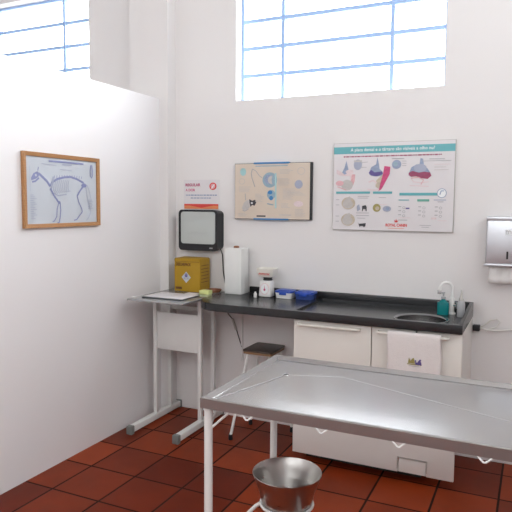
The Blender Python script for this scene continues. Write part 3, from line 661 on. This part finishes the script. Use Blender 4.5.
# lower
S.finish('tooth_drawings', dc); lay_ = S.lay; S = Sheet((xa, yf-.0002, zb), (xb-xa, 0, 0), (0, 0, -(zb-za)), (0, -1, 0)); S.lay = lay_
S.rect(.03,.555,.325,.58,'ink_teal'); S.rect(.35,.555,.51,.58,'ink_teal'); S.rect(.57,.57,.87,.60,'ink_teal'); S.ell(.905,.575,.037,.05,'ink_white'); S.ring(.905,.575,.035,.048,.007,'ink_slate'); S.line([(.89,.59),(.90,.55),(.92,.55)], .012,'ink_slate')
S.rect(.565,.645,.65,.655,'ink_teal'); S.rect(.715,.64,.81,.665,'ink_green'); S.rect(.845,.645,.94,.652,'ink_slate'); S.rect(.875,.665,.92,.672,'ink_grey')
for cy_ in (.69, .88):
    S.ell(.14,cy_,.06,.07,'ink_tan'); S.ell(.135,cy_+.01,.045,.05,'ink_palegrey'); S.poly([(.09,cy_),(.11,cy_-.05),(.15,cy_-.08),(.17,cy_-.04),(.13,cy_-.01)], 'ink_palegrey'); S.line([(.03,cy_-.04),(.06,cy_-.04)], .006,'ink_grey'); S.line([(.03,cy_+.02),(.06,cy_+.02)], .006,'ink_grey')
S.line([(.22,.61),(.32,.61)], .006,'ink_grey'); S.line([(.22,.63),(.31,.63)], .006,'ink_grey'); S.line([(.21,.80),(.32,.80)], .006,'ink_grey'); S.line([(.21,.83),(.32,.83)], .006,'ink_grey'); S.line([(.22,.86),(.29,.86)], .006,'ink_grey')
S.line([(.225,.72),(.225,.78)], .010,'ink_slate'); S.poly([(.215,.72),(.235,.70),(.245,.76),(.22,.78)], 'ink_pale')
S.poly([(.26,.72),(.29,.71),(.30,.73),(.30,.78),(.292,.78),(.288,.755),(.27,.755),(.266,.78),(.26,.78)], 'ink_dark')  # dog
S.poly([(.225,.90),(.235,.925),(.27,.92),(.295,.915),(.292,.95),(.28,.965),(.27,.95),(.25,.95),(.245,.965),(.238,.945)], 'ink_dark') # cat
S.rect(.40,.62,.46,.626,'ink_grey'); S.rect(.395,.70,.47,.706,'ink_palerose')
S.ell(.385,.74,.033,.045,'ink_olive'); S.ell(.39,.745,.018,.022,'ink_tan'); S.ell(.47,.75,.035,.032,'ink_pale'); S.ell(.475,.75,.016,.02,'ink_slate')
for cx_ in (.60,.76,.89):
    for k in range(3): S.rect(cx_-.035,.72+.045*k,cx_-.012,.728+.045*k,'ink_grey'); S.ring(cx_+.01,.735+.045*k,.010,.012,.004,'ink_grey')
S.rect(.625,.735,.655,.75,'ink_purple'); S.rect(.57,.845,.66,.851,'ink_palerose'); S.rect(.57,.87,.64,.876,'ink_grey'); S.rect(.83,.84,.87,.86,'ink_palerose'); S.rect(.88,.87,.95,.876,'ink_palerose')
S.rect(.74,.925,.83,.93,'ink_grey'); S.rect(.755,.945,.815,.95,'ink_grey')
S.poly([(.540,.90),(.530,.87),(.543,.885),(.550,.862),(.557,.885),(.570,.87),(.560,.90)], 'ink_red'); S.rect(.485,.965,.615,.970,'ink_orange')
S.finish('dental_illustration', dc)
S.text('ROYAL CANIN', .462, .915, .175, .034, 'ink_red', 'logo_text', dc, .035)

# small sign above light box
ws = thing('wall_sign', (.28, -.004, 1.55), 'small white paper sign with red lettering above the black light box', 'sign')
xa, xb, za, zb = .137, .420, 1.440, 1.644
mb = new('paper_white'); mb.box(xa, xb, -.0035, 0, za, zb); mb.obj('sheet', ws)
S = Sheet((xa, -.0037, zb), (xb-xa, 0, 0), (0, 0, -(zb-za)), (0, -1, 0))
S.rect(.01,.82,.98,.99,'ink_red'); S.poly([(.01,.88),(.15,.87),(.5,.95),(.85,.87),(.98,.88),(.98,.99),(.01,.99)], 'ink_orange')
S.ell(.83,.22,.10,.125,'ink_red'); S.ell(.83,.22,.065,.085,'ink_rose'); S.line([(.79,.30),(.87,.15)], .03,'ink_white')
S.words(.06, .94, .50, .04, 'ink_slate'); S.words(.20, .78, .60, .035, 'ink_slate'); S.finish('sign_artwork', ws)
S.text('REGULAR', .05, .12, .43, .10, 'ink_crimson', 'lettering', ws, .03); S.text('A DOR', .05, .30, .28, .09, 'ink_crimson', 'lettering', ws, .03)


# paper towel dispenser
pd = thing('towel_dispenser', (2.275, -.06, 1.15), 'brushed steel paper towel dispenser on the wall right of the sink', 'dispenser')
mb = new('brushed_steel'); xa, xb, za, zb = 2.152, 2.402, 1.152, 1.405
mb.box(xa, xb, -.105, 0, za, zb, .010, 3); mb.obj('housing', pd)
mb = new('brushed_steel'); mb.box(xa-.001, xb+.001, -.106, 0, zb-.004, zb+.016, .003); mb.obj('top_lid', pd)
mb = new('brushed_steel'); mb.box(xa-.006, xb+.006, -.116, -.1055, za-.004, za+.010, .003); mb.obj('lower_lip', pd)
mb = new('black_plastic'); mb.prism([(2.264+p, -.1045+q) for p, q in rrect(-.005, .005, -.0030, .0005, .0012, 3)], 1.190, 1.232); mb.obj('level_slot', pd)
S = Sheet((2.249, -.1053, 1.350), (.034, 0, 0), (0, 0, -.028), (0, -1, 0)); S.lay = .0004
S.rect(0,0,1,1,'ink_white'); S.line([(.12,.85),(.12,.3),(.3,.2),(.48,.35),(.48,.8)], .13,'ink_grey'); S.line([(.48,.35),(.65,.2),(.85,.35),(.85,.85)], .13,'ink_grey'); S.finish('maker_badge', pd)
mb = new('tissue')
vs = []; fs = []; nx = 20
for j in range(5):
    for i in range(nx+1): vs.append((2.170+.20*i/nx, -.070+.0045*math.sin(i*1.1+j*.3)-.002*j, 1.153-.025*j))
for j in range(4):
    for i in range(nx): a = j*(nx+1)+i; fs.append((a, a+1, a+nx+2, a+nx+1))
mb._add(vs, fs, True); o = mb.obj('paper_towel'); md = o.modifiers.new('s', 'SOLIDIFY'); md.thickness = .003
tag(o, 'white folded paper towel hanging out of the steel dispenser', 'paper towel')

# socket plug and cable at the right
pl = thing('plug_cable', (2.11, -.02, .79), 'pale looped electric cable with black plug on the wall right of the worktop', 'cable')
mb = new('black_plastic'); mb.box(2.095, 2.134, -.036, 0, .764, .798, .004); mb.obj('plug', pl)
mb = new('cable_white'); mb.tube([(2.134, -.02, .782), (2.160, -.025, .776), (2.21, -.025, .773), (2.30, -.02, .785), (2.42, -.015, .80), (2.60, -.012, .81)], .0055, 8)
mb.tube([(2.138, -.02, .790), (2.160, -.02, .803), (2.185, -.02, .830), (2.222, -.018, .840), (2.238, -.018, .825), (2.222, -.02, .795), (2.18, -.022, .778)], .0042, 8); mb.obj('cord', pl)
mb = new('white_plastic'); mb.box(2.60, 2.67, -.014, 0, .76, .87, .003); tag(mb.obj('wall_socket'), 'white wall socket plate farther right of the looped cable', 'socket')

# ------------------------------------------------------------------ light
wd = bpy.data.worlds.new('daylight'); bpy.context.scene.world = wd; wd.use_nodes = True
N = wd.node_tree.nodes; L = wd.node_tree.links; bg = N['Background']; bg.inputs[1].default_value = 1
tc = N.new('ShaderNodeTexCoord'); sx_ = N.new('ShaderNodeSeparateXYZ'); L.new(tc.outputs['Generated'], sx_.inputs[0])
mr = N.new('ShaderNodeMapRange'); mr.interpolation_type = 'SMOOTHSTEP'; mr.inputs[1].default_value = -.3; mr.inputs[2].default_value = .7; L.new(sx_.outputs['Y'], mr.inputs[0])
cr = N.new('ShaderNodeMix'); cr.data_type = 'RGBA'; L.new(mr.outputs[0], cr.inputs[0])      # overcast sky, much brighter on the sunward side (+Y)
SKY_LO, SKY_HI = 4.2, 15.
cr.inputs[6].default_value = (SKY_LO, SKY_LO*.99, SKY_LO*.96, 1); cr.inputs[7].default_value = (SKY_HI*.97, SKY_HI*.975, SKY_HI*.97, 1); L.new(cr.outputs[2], bg.inputs[0])
def portal(loc, rot, sx, sy):
    l = bpy.data.lights.new('window_portal', 'AREA'); l.shape = 'RECTANGLE'; l.size = sx; l.size_y = sy; l.cycles.is_portal = True
    o = bpy.data.objects.new('window_portal', l); C.objects.link(o); o.location = loc; o.rotation_euler = rot
for a, b in WIN: portal(((a+b)/2, .19, (WZ0+WZ1)/2), (-PI/2, 0, 0), b-a, WZ1-WZ0)
portal(((NEARW[0]+NEARW[1])/2, YN-.19, (NEARW[2]+NEARW[3])/2), (PI/2, 0, 0), NEARW[1]-NEARW[0], NEARW[3]-NEARW[2])
portal((XL-.19, (LEFTW[0]+LEFTW[1])/2, (LEFTW[2]+LEFTW[3])/2), (PI/2, 0, -PI/2), LEFTW[1]-LEFTW[0], LEFTW[3]-LEFTW[2])
portal((XR+.19, (RIGHTW[0]+RIGHTW[1])/2, (RIGHTW[2]+RIGHTW[3])/2), (PI/2, 0, PI/2), RIGHTW[1]-RIGHTW[0], RIGHTW[3]-RIGHTW[2])

# ------------------------------------------------------------------ camera
f, yaw, pit, rol, cx, cy, cz = 596.7, .4391, .0873, .0075, 2.4025, -3.6208, 1.481
s_, c_ = math.sin(yaw), math.cos(yaw); r0 = Vector((c_, s_, 0)); f0 = Vector((-s_, c_, 0)); Z = Vector((0,0,1))
fw = f0*math.cos(pit)-Z*math.sin(pit); up = f0*math.sin(pit)+Z*math.cos(pit); r2 = r0*math.cos(rol)+up*math.sin(rol); u2 = up*math.cos(rol)-r0*math.sin(rol)
cam = bpy.data.cameras.new('camera'); cam.sensor_width = 36; cam.lens = f*36/512; cam.clip_start = .02
co = bpy.data.objects.new('camera', cam); C.objects.link(co)
m = Matrix((r2, u2, -fw)).transposed().to_4x4(); m.translation = (cx, cy, cz); co.matrix_world = m
sc_ = bpy.context.scene; sc_.camera = co
sc_.view_settings.view_transform = 'Standard'; sc_.view_settings.look = 'None'; sc_.view_settings.gamma = 1; sc_.view_settings.use_curve_mapping = False
sc_.view_settings.exposure = 0.0
